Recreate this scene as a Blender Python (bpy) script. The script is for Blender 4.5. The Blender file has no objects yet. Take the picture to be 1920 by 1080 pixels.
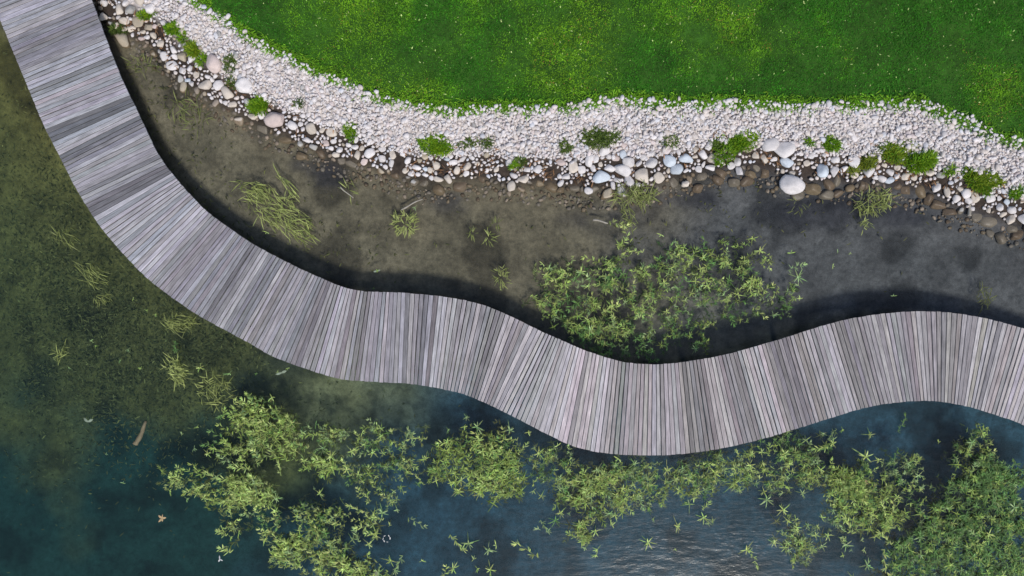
import bpy, math, random
import numpy as np
from mathutils import Vector, Matrix, noise as mnoise

random.seed(7)
rng = np.random.default_rng(7)
C = bpy.context.scene.collection
R = math.radians

# ------------------------------------------------------------------ camera frame
CAM_H = 20.0                      # metres above the water (z = 0)
FRAME_W = 28.0                    # metres of water the frame spans
K = FRAME_W / 1920.0

def P(px, py, z=0.0):
    s = K * (CAM_H - z) / CAM_H
    return ((px - 960.0) * s, (540.0 - py) * s, z)

# ------------------------------------------------------------------ node helpers
def mat_new(name):
    m = bpy.data.materials.new(name)
    m.use_nodes = True
    nt = m.node_tree
    for n in list(nt.nodes):
        nt.nodes.remove(n)
    out = nt.nodes.new('ShaderNodeOutputMaterial')
    return m, nt, out

class NB:
    def __init__(s, nt): s.nt = nt
    def n(s, t, **kw):
        x = s.nt.nodes.new(t)
        for k, v in kw.items():
            if k in x.inputs: x.inputs[k].default_value = v
            else: setattr(x, k, v)
        return x
    def l(s, a, b): s.nt.links.new(a, b)
    def attr(s, name): return s.n('ShaderNodeAttribute', attribute_name=name).outputs['Color']
    def noise(s, vec, scale, detail=3, rough=0.55):
        x = s.n('ShaderNodeTexNoise'); x.inputs['Scale'].default_value = scale
        x.inputs['Detail'].default_value = detail; x.inputs['Roughness'].default_value = rough
        if vec is not None: s.l(vec, x.inputs['Vector'])
        return x.outputs['Fac']
    def rng(s, v, a, b, lo=0.0, hi=1.0):
        x = s.n('ShaderNodeMapRange'); x.inputs['From Min'].default_value = a; x.inputs['From Max'].default_value = b
        x.inputs['To Min'].default_value = lo; x.inputs['To Max'].default_value = hi
        s.l(v, x.inputs['Value']); return x.outputs['Result']
    def mul(s, col, fac):
        x = s.n('ShaderNodeVectorMath', operation='SCALE'); s.l(col, x.inputs[0])
        if isinstance(fac, (int, float)): x.inputs['Scale'].default_value = fac
        else: s.l(fac, x.inputs['Scale'])
        return x.outputs[0]
    def math(s, op, a, b):
        x = s.n('ShaderNodeMath', operation=op)
        for i, v in enumerate((a, b)):
            if isinstance(v, (int, float)): x.inputs[i].default_value = v
            else: s.l(v, x.inputs[i])
        return x.outputs[0]
    def mix(s, fac, a, b):
        x = s.n('ShaderNodeMix', data_type='RGBA')
        for sock, v in ((x.inputs['Factor'], fac), (x.inputs[6], a), (x.inputs[7], b)):
            if isinstance(v, (int, float)): sock.default_value = v
            elif isinstance(v, tuple): sock.default_value = (*v, 1.0)
            else: s.l(v, sock)
        return x.outputs[2]
    def pos(s): return s.n('ShaderNodeNewGeometry').outputs['Position']
    def z(s):
        x = s.n('ShaderNodeSeparateXYZ'); s.l(s.pos(), x.inputs[0]); return x.outputs['Z']
    def bump(s, h, dist, strength=1.0):
        x = s.n('ShaderNodeBump'); x.inputs['Distance'].default_value = dist; x.inputs['Strength'].default_value = strength
        s.l(h, x.inputs['Height']); return x.outputs['Normal']

def principled(b, out, col, rough=0.8, normal=None, spec=0.3):
    p = b.n('ShaderNodeBsdfPrincipled')
    if isinstance(col, tuple): p.inputs['Base Color'].default_value = (*col, 1)
    else: b.l(col, p.inputs['Base Color'])
    if isinstance(rough, float): p.inputs['Roughness'].default_value = rough
    else: b.l(rough, p.inputs['Roughness'])
    p.inputs['Specular IOR Level'].default_value = spec
    if normal is not None: b.l(normal, p.inputs['Normal'])
    b.l(p.outputs[0], out.inputs['Surface'])
    return p

# ------------------------------------------------------------------ materials
def m_leaf(name, rough=0.55, trans=0.25, gain=1.0):
    m, nt, out = mat_new(name); b = NB(nt)
    col = b.mul(b.attr('Col'), gain)
    col = b.mul(col, b.rng(b.noise(b.pos(), 9.0, 2), 0.3, 0.7, 0.8, 1.2))
    p = principled(b, out, col, rough, None, 0.25)
    t = b.n('ShaderNodeBsdfTranslucent'); b.l(col, t.inputs['Color'])
    mx = b.n('ShaderNodeMixShader'); mx.inputs[0].default_value = trans
    b.l(p.outputs[0], mx.inputs[1]); b.l(t.outputs[0], mx.inputs[2])
    b.l(mx.outputs[0], out.inputs['Surface'])
    return m

def m_terrain():
    m, nt, out = mat_new('pond_bed_soil_and_turf'); b = NB(nt)
    pos = b.pos()
    n1 = b.noise(pos, 1.1, 6, 0.65); n2 = b.noise(pos, 6.0, 5, 0.7); n3 = b.noise(pos, 30.0, 3, 0.6)
    col = b.mul(b.attr('Col'), b.rng(n1, 0.3, 0.7, 0.62, 1.35))
    col = b.mul(col, b.rng(n2, 0.3, 0.7, 0.6, 1.42))
    col = b.mul(col, b.rng(n3, 0.3, 0.7, 0.85, 1.15))
    h = b.math('ADD', n2, b.math('MULTIPLY', n3, 0.4))
    principled(b, out, col, 0.9, b.bump(h, 0.022, 0.55), 0.2)
    return m

def stone_col(b, base):
    pos = b.pos()
    n1 = b.noise(pos, 7.0, 4, 0.6); n2 = b.noise(pos, 45.0, 3, 0.7)
    c = b.mul(base, b.rng(n1, 0.3, 0.7, 0.86, 1.1))
    c = b.mul(c, b.rng(n2, 0.3, 0.7, 0.9, 1.08))
    wet = b.rng(b.math('ADD', b.z(), b.math('MULTIPLY', n1, 0.04)), 0.012, 0.034, 0.0, 1.0)   # dark algae band at and under the water's edge
    algae = b.n('ShaderNodeVectorMath', operation='MULTIPLY'); b.l(c, algae.inputs[0]); algae.inputs[1].default_value = (0.50, 0.45, 0.38)
    c = b.mix(wet, algae.outputs[0], c)
    rough = b.rng(wet, 0.0, 1.0, 0.35, 0.85)
    return c, rough, b.bump(n2, 0.01, 0.5)

def m_gravel():
    m, nt, out = mat_new('pale_limestone_gravel'); b = NB(nt)
    c, r, nrm = stone_col(b, b.attr('Col'))
    principled(b, out, c, r, nrm, 0.25)
    return m

def m_stone(name, col):
    m, nt, out = mat_new(name); b = NB(nt)
    oi = b.n('ShaderNodeObjectInfo')
    rgb = b.n('ShaderNodeRGB'); rgb.outputs[0].default_value = (*col, 1)
    base = b.mul(rgb.outputs[0], b.rng(oi.outputs['Random'], 0, 1, 0.88, 1.1))
    c, r, nrm = stone_col(b, base)
    principled(b, out, c, r, nrm, 0.25)
    return m

def m_deck():
    m, nt, out = mat_new('weathered_silver_timber'); b = NB(nt)
    uv = b.n('ShaderNodeUVMap', uv_map='UVMap').outputs[0]
    mp = b.n('ShaderNodeMapping'); mp.inputs['Scale'].default_value = (1.3, 62.0, 1.0); b.l(uv, mp.inputs['Vector'])
    g1 = b.noise(mp.outputs[0], 1.0, 5, 0.65)
    mp2 = b.n('ShaderNodeMapping'); mp2.inputs['Scale'].default_value = (2.2, 7.0, 1.0); b.l(uv, mp2.inputs['Vector'])
    g2 = b.noise(mp2.outputs[0], 1.0, 4, 0.6)
    mp3 = b.n('ShaderNodeMapping'); mp3.inputs['Scale'].default_value = (0.6, 0.6, 1.0); b.l(b.pos(), mp3.inputs['Vector'])
    g3 = b.noise(mp3.outputs[0], 1.0, 3, 0.6)
    col = b.mul(b.attr('Col'), b.rng(g1, 0.33, 0.67, 0.52, 1.36))
    col = b.mul(col, b.rng(g2, 0.3, 0.7, 0.76, 1.2))
    col = b.mul(col, b.rng(g3, 0.3, 0.7, 0.93, 1.07))
    principled(b, out, col, 0.75, b.bump(g1, 0.004, 0.6), 0.3)
    return m

def m_plain(name, col, rough=0.8, var=0.25, scale=8.0):
    m, nt, out = mat_new(name); b = NB(nt)
    rgb = b.n('ShaderNodeRGB'); rgb.outputs[0].default_value = (*col, 1)
    c = b.mul(rgb.outputs[0], b.rng(b.noise(b.pos(), scale, 4, 0.6), 0.3, 0.7, 1 - var, 1 + var))
    principled(b, out, c, rough, None, 0.3)
    return m

def m_water():
    m, nt, out = mat_new('pond_water'); b = NB(nt)
    pos = b.pos()
    mp = b.n('ShaderNodeMapping'); mp.inputs['Rotation'].default_value = (0, 0, R(-25)); mp.inputs['Scale'].default_value = (2.0, 5.5, 1)
    b.l(pos, mp.inputs['Vector'])
    h = b.noise(mp.outputs[0], 1.0, 4, 0.6)
    sx = b.n('ShaderNodeSeparateXYZ'); b.l(pos, sx.inputs[0])
    open_ = b.rng(b.math('SUBTRACT', b.math('MULTIPLY', sx.outputs['X'], 0.25), sx.outputs['Y']), 1.0, 7.0, 0.25, 1.0)
    gust = b.rng(b.noise(pos, 0.35, 2), 0.35, 0.65, 0.5, 1.0)
    nrm = b.bump(b.math('MULTIPLY', h, b.math('MULTIPLY', open_, gust)), 0.022, 0.55)
    tr = b.n('ShaderNodeBsdfTransparent')
    gl = b.n('ShaderNodeBsdfGlossy'); gl.inputs['Roughness'].default_value = 0.22
    b.l(nrm, gl.inputs['Normal'])
    fr = b.n('ShaderNodeFresnel'); fr.inputs['IOR'].default_value = 1.333; b.l(nrm, fr.inputs['Normal'])
    mx = b.n('ShaderNodeMixShader')
    b.l(fr.outputs[0], mx.inputs[0]); b.l(tr.outputs[0], mx.inputs[1]); b.l(gl.outputs[0], mx.inputs[2])
    b.l(mx.outputs[0], out.inputs['Surface'])
    sc = b.n('ShaderNodeVolumeScatter'); sc.inputs['Color'].default_value = (0.30, 0.62, 0.70, 1); sc.inputs['Density'].default_value = 0.035
    ab = b.n('ShaderNodeVolumeAbsorption'); ab.inputs['Color'].default_value = (0.30, 0.60, 0.66, 1); ab.inputs['Density'].default_value = 0.42
    ad = b.n('ShaderNodeAddShader'); b.l(sc.outputs[0], ad.inputs[0]); b.l(ab.outputs[0], ad.inputs[1])
    b.l(ad.outputs[0], out.inputs['Volume'])
    return m

M = dict(terrain=m_terrain(), gravel=m_gravel(), deck=m_deck(), water=m_water(),
         grass=m_leaf('lawn_grass_blade', 0.6, 0.2), weed=m_leaf('pond_weed_leaf', 0.5, 0.22),
         tuft=m_leaf('bank_grass_blade', 0.6, 0.3), sub=m_leaf('submerged_weed_leaf', 0.7, 0.2),
         beam=m_plain('dark_bearer_timber', (0.10, 0.085, 0.07)),
         twig=m_plain('bleached_twig', (0.33, 0.30, 0.25)), log=m_plain('waterlogged_stick', (0.22, 0.19, 0.12)),
         drift=m_plain('brown_dead_leaf', (0.42, 0.30, 0.16)), petal=m_plain('white_petal', (0.55, 0.56, 0.54), 0.5, 0.1),
         paleleaf=m_plain('pale_floating_leaf', (0.24, 0.29, 0.21)))
STONE = {
    'white': m_stone('white_cobble', (0.66, 0.62, 0.60)),
    'cream': m_stone('cream_cobble', (0.58, 0.51, 0.43)),
    'pinkish': m_stone('pinkish_cobble', (0.56, 0.46, 0.42)),
    'bluish white': m_stone('bluish_white_cobble', (0.52, 0.56, 0.60)),
    'grey': m_stone('grey_cobble', (0.40, 0.385, 0.355)),
    'brown': m_stone('brown_cobble', (0.33, 0.275, 0.22)),
    'tan': m_stone('tan_cobble', (0.42, 0.36, 0.27)),
}

# ------------------------------------------------------------------ mesh helpers
def mesh_np(name, verts, faces, col=None, smooth=False):
    """verts (N,3); faces: list of (F,k) int arrays; col (N,3) point colours"""
    me = bpy.data.meshes.new(name)
    verts = np.asarray(verts, dtype=np.float32)
    loops = np.concatenate([np.asarray(f, np.int32).ravel() for f in faces if len(f)])
    tot = np.concatenate([np.full(len(f), np.asarray(f).shape[1], np.int32) for f in faces if len(f)])
    start = np.concatenate([[0], np.cumsum(tot)[:-1]]).astype(np.int32)
    me.vertices.add(len(verts)); me.vertices.foreach_set('co', verts.ravel())
    me.loops.add(len(loops)); me.loops.foreach_set('vertex_index', loops)
    me.polygons.add(len(tot)); me.polygons.foreach_set('loop_start', start); me.polygons.foreach_set('loop_total', tot)
    me.polygons.foreach_set('use_smooth', np.full(len(tot), bool(smooth)))
    me.update(calc_edges=True)
    if col is not None:
        a = me.color_attributes.new('Col', 'FLOAT_COLOR', 'POINT')
        c4 = np.ones((len(verts), 4), np.float32); c4[:, :3] = col
        a.data.foreach_set('color', c4.ravel())
    return me

def link(name, me, mat=None, parent=None, loc=None):
    o = bpy.data.objects.new(name, me); C.objects.link(o)
    if mat is not None and len(me.materials) == 0: me.materials.append(mat)
    if parent is not None: o.parent = parent
    if loc is not None: o.location = loc
    return o

def tag(o, label, cat, group=None, kind=None):
    o['label'] = label; o['category'] = cat
    if group: o['group'] = group
    if kind: o['kind'] = kind
    return o

def blades(base, az, el, length, width, bend, col, shape=0.5):
    """narrow leaves: base (N,3); azimuth, elevation, length, width, droop; returns verts, faces, col. 7 verts each"""
    n = len(base); base = np.asarray(base, float)
    d = np.stack([np.cos(el) * np.cos(az), np.cos(el) * np.sin(az), np.sin(el)], 1)
    side = np.stack([-np.sin(az), np.cos(az), np.zeros(n)], 1)
    L = np.asarray(length)[:, None]; W = np.asarray(width)[:, None]; B = np.asarray(bend)[:, None]
    dn = np.array([[0, 0, -1.0]])
    def at(t): return base + d * L * t + dn * L * B * t * t
    v = np.empty((n, 7, 3))
    v[:, 0] = at(0) - side * W * 0.22; v[:, 1] = at(0) + side * W * 0.22
    v[:, 2] = at(0.4) - side * W * 0.5; v[:, 3] = at(0.4) + side * W * 0.5
    v[:, 4] = at(0.75) - side * W * 0.36; v[:, 5] = at(0.75) + side * W * 0.36
    v[:, 6] = at(1.0)
    o = np.arange(n)[:, None] * 7
    q = np.concatenate([o + [0, 1, 3, 2], o + [2, 3, 5, 4]], 0); t = o + [4, 5, 6]
    c = np.repeat(np.asarray(col)[:, None, :], 7, 1)
    return v.reshape(-1, 3), q, t, c.reshape(-1, 3)

def join(parts):
    V, Q, T, Cc = [], [], [], []; off = 0
    for v, q, t, c in parts:
        V.append(v); Q.append(q + off); T.append(t + off); Cc.append(c); off += len(v)
    return np.concatenate(V), np.concatenate(Q), np.concatenate(T), np.concatenate(Cc)

def in_poly(poly, x, y):
    poly = np.asarray(poly, float); inside = np.zeros(np.shape(x), bool)
    j = len(poly) - 1
    for i in range(len(poly)):
        xi, yi = poly[i]; xj, yj = poly[j]
        c = ((yi > y) != (yj > y)) & (x < (xj - xi) * (y - yi) / (yj - yi + 1e-12) + xi)
        inside ^= c; j = i
    return inside

def sample_poly(poly, n):
    a = np.asarray(poly, float); lo, hi = a.min(0), a.max(0); out = []
    while len(out) < n:
        x, y = rng.uniform(lo, hi)
        if in_poly(poly, np.array([x]), np.array([y]))[0]: out.append((x, y))
    return np.array(out)

def catmull(pts, per=12):
    p = np.asarray(pts, float); p = np.vstack([2 * p[0] - p[1], p, 2 * p[-1] - p[-2]]); out = []
    for i in range(1, len(p) - 2):
        for t in np.linspace(0, 1, per, endpoint=False):
            a, b, c, d = p[i - 1], p[i], p[i + 1], p[i + 2]
            out.append(0.5 * (2 * b + (c - a) * t + (2 * a - 5 * b + 4 * c - d) * t * t + (3 * b - a - 3 * c + d) * t ** 3))
    out.append(p[-2]); return np.array(out)

def vnoise(x, y, s, seed=0.0, octv=3):
    x = np.asarray(x, float); f = np.vectorize(lambda a, b: mnoise.fractal(Vector((a * s + seed, b * s - seed, seed)), 1.0, 2.0, octv))
    return f(x, y)

# ------------------------------------------------------------------ shore lines
LAWN_PX = [(-900, -760), (-400, -500), (-100, -330), (100, -195), (250, -85), (330, -22), (363, 0), (400, 27), (423, 37), (473, 73), (513, 93), (567, 120), (610, 143),
           (650, 154), (683, 175), (757, 197), (840, 208), (940, 203), (1020, 205), (1057, 206), (1113, 192), (1157, 185), (1207, 192),
           (1280, 196), (1347, 192), (1430, 197), (1513, 200), (1613, 197), (1723, 193), (1757, 212), (1813, 231), (1853, 258), (1907, 266),
           (1960, 282), (2100, 335), (2300, 385), (2700, 430)]
WATER_PX = [(-900, -560), (-400, -330), (0, -170), (120, -70), (185, 5), (215, 48), (250, 62), (290, 80), (318, 125), (350, 146), (400, 182), (430, 196), (480, 222),
            (520, 242), (560, 258), (600, 274), (640, 288), (680, 297), (740, 320), (790, 332), (850, 328), (920, 325), (960, 340), (1000, 332),
            (1080, 345), (1150, 342), (1215, 340), (1280, 322), (1330, 305), (1400, 303), (1440, 310), (1500, 330), (1550, 330), (1620, 333),
            (1680, 338), (1750, 352), (1800, 380), (1850, 392), (1920, 415), (2100, 470), (2300, 520), (2700, 570)]
LAWN_Z = 0.55
LAWN = np.array([P(x, y, LAWN_Z)[:2] for x, y in LAWN_PX]); WLINE = np.array([P(x, y, 0)[:2] for x, y in WATER_PX])

def pl_dist(pts, x, y):
    """signed distance to a west-east polyline, positive to the north"""
    p = np.stack([x, y], -1); best = np.full(x.shape, 1e9)
    for a, b in zip(pts[:-1], pts[1:]):
        ab = b - a; t = np.clip(((p - a) @ ab) / (ab @ ab), 0, 1)
        d = np.hypot(p[..., 0] - (a[0] + t * ab[0]), p[..., 1] - (a[1] + t * ab[1])); best = np.minimum(best, d)
    return np.where(y > np.interp(x, pts[:, 0], pts[:, 1]), best, -best)

def ground(x, y):
    x = np.asarray(x, float); y = np.asarray(y, float)
    dw = pl_dist(WLINE, x, y); dl = pl_dist(LAWN, x, y)
    t = np.clip(dw / (np.abs(dw) + np.abs(dl) + 1e-6), 0, 1)
    bank = LAWN_Z * (0.75 * t + 0.25 * t ** 2)
    lawn = LAWN_Z + 0.03 * np.clip(dl, 0, 40) ** 0.8
    d = -dw
    bed = -(0.26 * (1 - np.exp(-np.clip(d, 0, 99) / 0.5)) + 0.10 * np.clip((d - .6) / 3.5, 0, 1) - (-1.0) * (1 - np.exp(-np.clip(d - 3.4, 0, 99) / 3.5)) * 1.15)
    z = np.where(dl > 0, lawn, np.where(dw > 0, bank, bed))
    far = np.clip((np.hypot(x, y + 5) - 38) / 14, 0, 1)            # the pond ends in a grassy rim far out of frame
    far = far * far * (3 - 2 * far)
    return z * (1 - far) + np.maximum(z, 0.8) * far, dw, dl

def gz(x, y):
    return float(ground(np.array([x]), np.array([y]))[0][0])

# ------------------------------------------------------------------ terrain
def build_terrain():
    def axis(half, step, far):
        c = np.arange(-half, half + 1e-6, step); e = []; v, s = half, step
        while v < far: s *= 1.28; v += s; e.append(v)
        e = np.array(e); return np.concatenate([-e[::-1], c, e])
    ax, ay = axis(16, 0.14, 420), axis(10, 0.14, 420)
    X, Y = np.meshgrid(ax, ay); x, y = X.ravel(), Y.ravel()
    z, dw, dl = ground(x, y)
    nz = vnoise(x, y, 0.9, 3.1, 4); near = np.hypot(x, y) < 30
    z = z + np.where(near, nz * np.where(dl > 0, 0.02, 0.05), 0)
    px, py = x / K + 960, 540 - y / K
    w1 = vnoise(x, y, 0.28, 11.0, 4); w2 = vnoise(x, y, 0.7, 23.0, 3)
    def lerp(a, b, f): return a * (1 - f[:, None]) + b * f[:, None]
    def ss(v, a, b): t = np.clip((v - a) / (b - a), 0, 1); return t * t * (3 - 2 * t)
    mud = np.array([[0.152, 0.131, 0.088]]); grey = np.array([[0.098, 0.097, 0.098]]); olive = np.array([[0.135, 0.125, 0.038]])
    sky_silt = np.array([[0.040, 0.085, 0.120]]); teal = np.array([[0.018, 0.056, 0.046]]); sand = np.array([[0.26, 0.24, 0.12]])
    soil = np.array([[0.045, 0.034, 0.027]]); turf = np.array([[0.028, 0.085, 0.008]])
    n = len(x); col = np.repeat(mud, n, 0)
    col = lerp(col, np.repeat(grey, n, 0), ss(px + 260 * w1, 1000, 1500))
    below = ss(py - np.interp(px, [-200, 0, 150, 400, 660, 960, 1250, 1600, 1750, 2200], [-100, 40, 330, 580, 650, 700, 770, 700, 670, 800]) + 60 * w2, -40, 60)
    pond = lerp(np.repeat(olive, n, 0), np.repeat(teal, n, 0), ss(py + 200 * w1 - 0.15 * (px - 200), 740, 960))
    pond = lerp(pond, np.repeat(sky_silt, n, 0), ss(px + 0.35 * (py - 700) + 220 * w1, 480, 860))  # blue of the reflected sky is painted into the deep bed colour
    spot = np.exp(-(((px - 610) / 120) ** 2 + ((py - 760) / 60) ** 2)); pond = lerp(pond, np.repeat(sand, n, 0), np.clip(spot * 1.1, 0, 1))
    col = lerp(col, pond, below)
    col = lerp(col, col * 0.30, ss(w2 + 0.5 * w1, 0.08, 0.45) * 0.75)
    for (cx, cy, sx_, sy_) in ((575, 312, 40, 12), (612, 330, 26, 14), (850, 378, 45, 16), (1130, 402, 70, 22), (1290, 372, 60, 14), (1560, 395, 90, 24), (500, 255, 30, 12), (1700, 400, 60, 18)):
        col = lerp(col, np.repeat(np.array([[.030, .030, .040]]), n, 0), np.clip(1.1 * np.exp(-((px - cx) / sx_) ** 2 - ((py - cy) / sy_) ** 2) * (1 + 2.6 * w2), 0, .62))     # dark blue-grey patches below the shore stones            # earlier noise drifts are dark sediment and leaf litter
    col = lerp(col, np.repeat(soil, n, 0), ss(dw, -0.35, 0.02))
    chips = np.array([[0.50, 0.46, 0.44]]); col = lerp(col, np.repeat(chips, n, 0), ss(dw / (np.abs(dw) + np.abs(dl) + 1e-6), .28, .45) * (dw > 0))   # limestone chippings under the upper bank
    col = lerp(col, np.repeat(turf, n, 0), ss(dl, -0.12, 0.05))
    nx, ny = len(ax), len(ay)
    i = np.arange(nx * ny).reshape(ny, nx)
    f = np.stack([i[:-1, :-1], i[:-1, 1:], i[1:, 1:], i[1:, :-1]], -1).reshape(-1, 4)
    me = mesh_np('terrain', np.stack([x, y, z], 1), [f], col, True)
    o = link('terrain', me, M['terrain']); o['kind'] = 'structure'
build_terrain()

def build_water():
    s, d = 70.0, -3.2
    v = [(-s, -s, 0), (s, -s, 0), (s, s, 0), (-s, s, 0), (-s, -s, d), (s, -s, d), (s, s, d), (-s, s, d)]
    f = [[0, 1, 2, 3], [7, 6, 5, 4], [0, 4, 5, 1], [1, 5, 6, 2], [2, 6, 7, 3], [3, 7, 4, 0]]
    o = link('water', mesh_np('water', v, [np.array(f)]), M['water']); o['kind'] = 'structure'
build_water()

# ------------------------------------------------------------------ boardwalk
DECK_Z = 0.55
UP = [(140, -80), (172, 0), (183, 30), (209, 100), (233, 158), (260, 213), (290, 277), (313, 313), (352, 360), (390, 398), (433, 430), (477, 459), (547, 496),
      (610, 525), (640, 537), (680, 546), (757, 549), (837, 557), (900, 570), (953, 591), (1017, 622), (1060, 641), (1100, 658), (1150, 674), (1187, 681), (1235, 683), (1280, 679),
      (1330, 671), (1380, 660), (1473, 633), (1563, 605), (1640, 590), (1713, 584), (1780, 586), (1847, 597), (1920, 616), (1990, 642), (2080, 690), (2200, 770)]
LO = [(-25, -20), (0, 37), (30, 110), (57, 175), (80, 231), (110, 290), (145, 358), (187, 423), (233, 478), (283, 528), (347, 575), (387, 600), (467, 643), (513, 669),
      (587, 696), (640, 711), (700, 716), (760, 719), (800, 724), (840, 732), (880, 743), (940, 770), (1000, 801), (1063, 832), (1107, 845), (1157, 852), (1223, 854), (1280, 851),
      (1347, 842), (1430, 823), (1513, 798), (1613, 767), (1680, 755), (1747, 752), (1813, 762), (1863, 777), (1920, 797), (2000, 838), (2090, 893)]
PAIRS = [((140, -80), (-25, -20)), ((183, 30), (25, 98)), ((243, 182), (85, 243)), ((257, 213), (110, 289)), ((312, 311), (160, 382)), ((360, 368), (235, 480)),
         ((477, 459), (388, 600)), ((577, 510), (497, 660)), ((678, 546), (652, 713)), ((757, 549), (753, 719)), ((840, 557), (820, 728)), ((930, 581), (885, 745)), ((1017, 622), (940, 770)),
         ((1100, 658), (1065, 833)), ((1215, 683), (1209, 854)), ((1367, 663), (1412, 828)), ((1563, 605), (1616, 767)), ((1640, 590), (1678, 755)), ((1735, 584), (1745, 752)), ((1877, 604), (1836, 769)),
         ((1990, 642), (1930, 801)), ((2200, 770), (2090, 893))]
def curve(pts):
    w = np.array([P(x, y, DECK_Z)[:2] for x, y in catmull(pts, 14)])
    s = np.concatenate([[0], np.cumsum(np.hypot(*np.diff(w, axis=0).T))]); return w, s
UC, US = curve(UP); LC, LS = curve(LO)
def par(w, s, p):
    q = np.array(P(*p, DECK_Z)[:2]); return s[np.argmin(((w - q) ** 2).sum(1))]
pu = [par(UC, US, a) for a, b in PAIRS]; plo = [par(LC, LS, b) for a, b in PAIRS]
pm = np.concatenate([[0], np.cumsum([(abs(pu[i + 1] - pu[i]) + abs(plo[i + 1] - plo[i])) / 2 for i in range(len(pu) - 1)])])
def smooth_map(q, xs, ys):
    base = np.interp(q, xs, ys)
    ker = np.hanning(41); ker /= ker.sum()
    qq = np.linspace(xs[0], xs[-1], 1500); yy = np.interp(qq, xs, ys); yp = np.concatenate([2 * yy[0] - yy[1:21][::-1], yy, 2 * yy[-1] - yy[-21:-1][::-1]])
    return np.interp(q, qq, np.convolve(yp, ker, 'valid'))
def edge(w, s, v): return np.array([np.interp(v, s, w[:, 0]), np.interp(v, s, w[:, 1])])

def build_boardwalk():
    pitch = 0.114; n = int(pm[-1] / pitch); q = np.linspace(0, pm[-1], n + 1)
    su = smooth_map(q, pm, pu); sl = smooth_map(q, pm, plo)
    dark = {}
    for (x, y), wdt, f in [((243, 182), 3, .48), ((257, 215), 2, .58), ((312, 309), 3, .52), ((268, 235), 1, .8), ((477, 459), 2, .72), ((678, 546), 2, .66), ((757, 549), 1, .6),
                           ((900, 570), 2, .75), ((930, 581), 2, .66), ((547, 496), 2, .75), ((1290, 678), 4, .62), ((1310, 675), 2, .68), ((1345, 668), 2, .75), ((1563, 605), 3, .72), ((1590, 600), 3, .78),
                           ((1755, 584), 2, .66), ((600, 521), 2, .78), ((960, 594), 3, .8), ((209, 100), 2, .8), ((183, 30), 3, .74), ((176, 10), 2, .78), ((420, 420), 2, .84), ((1160, 677), 2, .78), ((1690, 585), 2, .75), ((1820, 592), 2, .78)]:
        i = int(np.argmin(np.abs(su - par(UC, US, (x, y)))))
        for k in range(wdt): dark[i + k] = f
    bright = set()
    for (x, y), wdt in [((235, 160), 3), ((250, 200), 2), ((360, 368), 3), ((490, 466), 2), ((640, 537), 3), ((950, 590), 2), ((1400, 655), 4), ((1545, 611), 2), ((1010, 618), 3), ((330, 335), 3), ((200, 75), 3)]:
        i = int(np.argmin(np.abs(su - par(UC, US, (x, y)))))
        for k in range(wdt): bright.add(i + k)
    V, F, Cl, UV = [], [], [], []
    drift = 0.0
    rr = random.Random(5)
    for i in range(n):
        g = rr.choice([0.008, 0.011, 0.014, 0.018, 0.022, 0.027]) * 0.5
        def at(v, c, gap, s):
            return edge(c, s, v + gap)
        ul, ur = edge(UC, US, su[i] + min(g, (su[i + 1] - su[i]) * .12)), edge(UC, US, su[i + 1] - min(g, (su[i + 1] - su[i]) * .12))
        ll, lr = edge(LC, LS, sl[i] + min(g, (sl[i + 1] - sl[i]) * .12)), edge(LC, LS, sl[i + 1] - min(g, (sl[i + 1] - sl[i]) * .12))
        ax = ((ul + ur) - (ll + lr)); Lp = np.hypot(*ax) / 2; ax = ax / (2 * Lp)
        eu, el_ = rr.uniform(-.006, .006), rr.uniform(-.006, .006)
        ul, ur, ll, lr = ul + ax * eu, ur + ax * eu, ll - ax * el_, lr - ax * el_
        zt = DECK_Z + rr.uniform(-.003, .003); zb = zt - 0.038
        tilt = rr.uniform(-.002, .002)
        o = len(V)
        # a shallow round-over along both long edges
        def lerp2(a, b, t): return a + (b - a) * t
        br = 0.055
        prof = [(0.0, zb), (0.0, zt - .006), (br, zt + tilt), (1 - br, zt - tilt), (1.0, zt - .006), (1.0, zb)]
        for (A, B) in ((ll, lr), (ul, ur)):
            for t, z in prof:
                p = lerp2(A, B, t); V.append((p[0], p[1], z))
        vo = rr.uniform(0, 50); uo = rr.uniform(0, 50)
        wv = np.hypot(*(lr - ll))
        for k in range(6):
            k2 = (k + 1) % 6; F.append((o + k, o + k2, o + 6 + k2, o + 6 + k))
            vv = [prof[k][0] * wv + vo, prof[k2][0] * wv + vo]
            UV += [(uo, vv[0]), (uo, vv[1]), (uo + Lp, vv[1]), (uo + Lp, vv[0])]
        caps = [(o + 5, o + 4, o + 3, o + 2, o + 1, o), (o + 6, o + 7, o + 8, o + 9, o + 10, o + 11)]
        drift = drift * 0.72 + rr.gauss(0, 0.085)
        f = 1.0 + drift + rr.gauss(0, 0.14)
        f = min(1.42, max(0.55, f))
        if i in dark: f = dark[i] * rr.uniform(.94, 1.06)
        elif i in bright: f = rr.uniform(1.14, 1.26)
        pxm = (ul[0] / K + 960)
        w = min(1, max(0, (pxm - 250) / 900))
        base = np.array([0.315, 0.308, 0.325]) * (1 - w) + np.array([0.375, 0.343, 0.340]) * w
        hue = np.array([1 + rr.gauss(0, .025), 1 + rr.gauss(0, .015), 1 + rr.gauss(0, .03)])
        Cl += [tuple(base * f * hue)] * 12
        CAPS.append(caps)
    caps = np.array([c for cc in CAPS for c in cc])
    quads = np.array(F)
    me = mesh_np('deck', V, [quads, caps], np.array(Cl))
    uvl = me.uv_layers.new(name='UVMap')
    uvs = np.zeros((len(me.loops), 2), np.float32); uvs[:len(UV)] = np.array(UV, np.float32)
    uvl.data.foreach_set('uv', uvs.ravel())
    mid = (UC[len(UC) // 2] + LC[len(LC) // 2]) / 2
    root = bpy.data.objects.new('boardwalk', None); C.objects.link(root); root.location = (mid[0], mid[1], 0)
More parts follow.
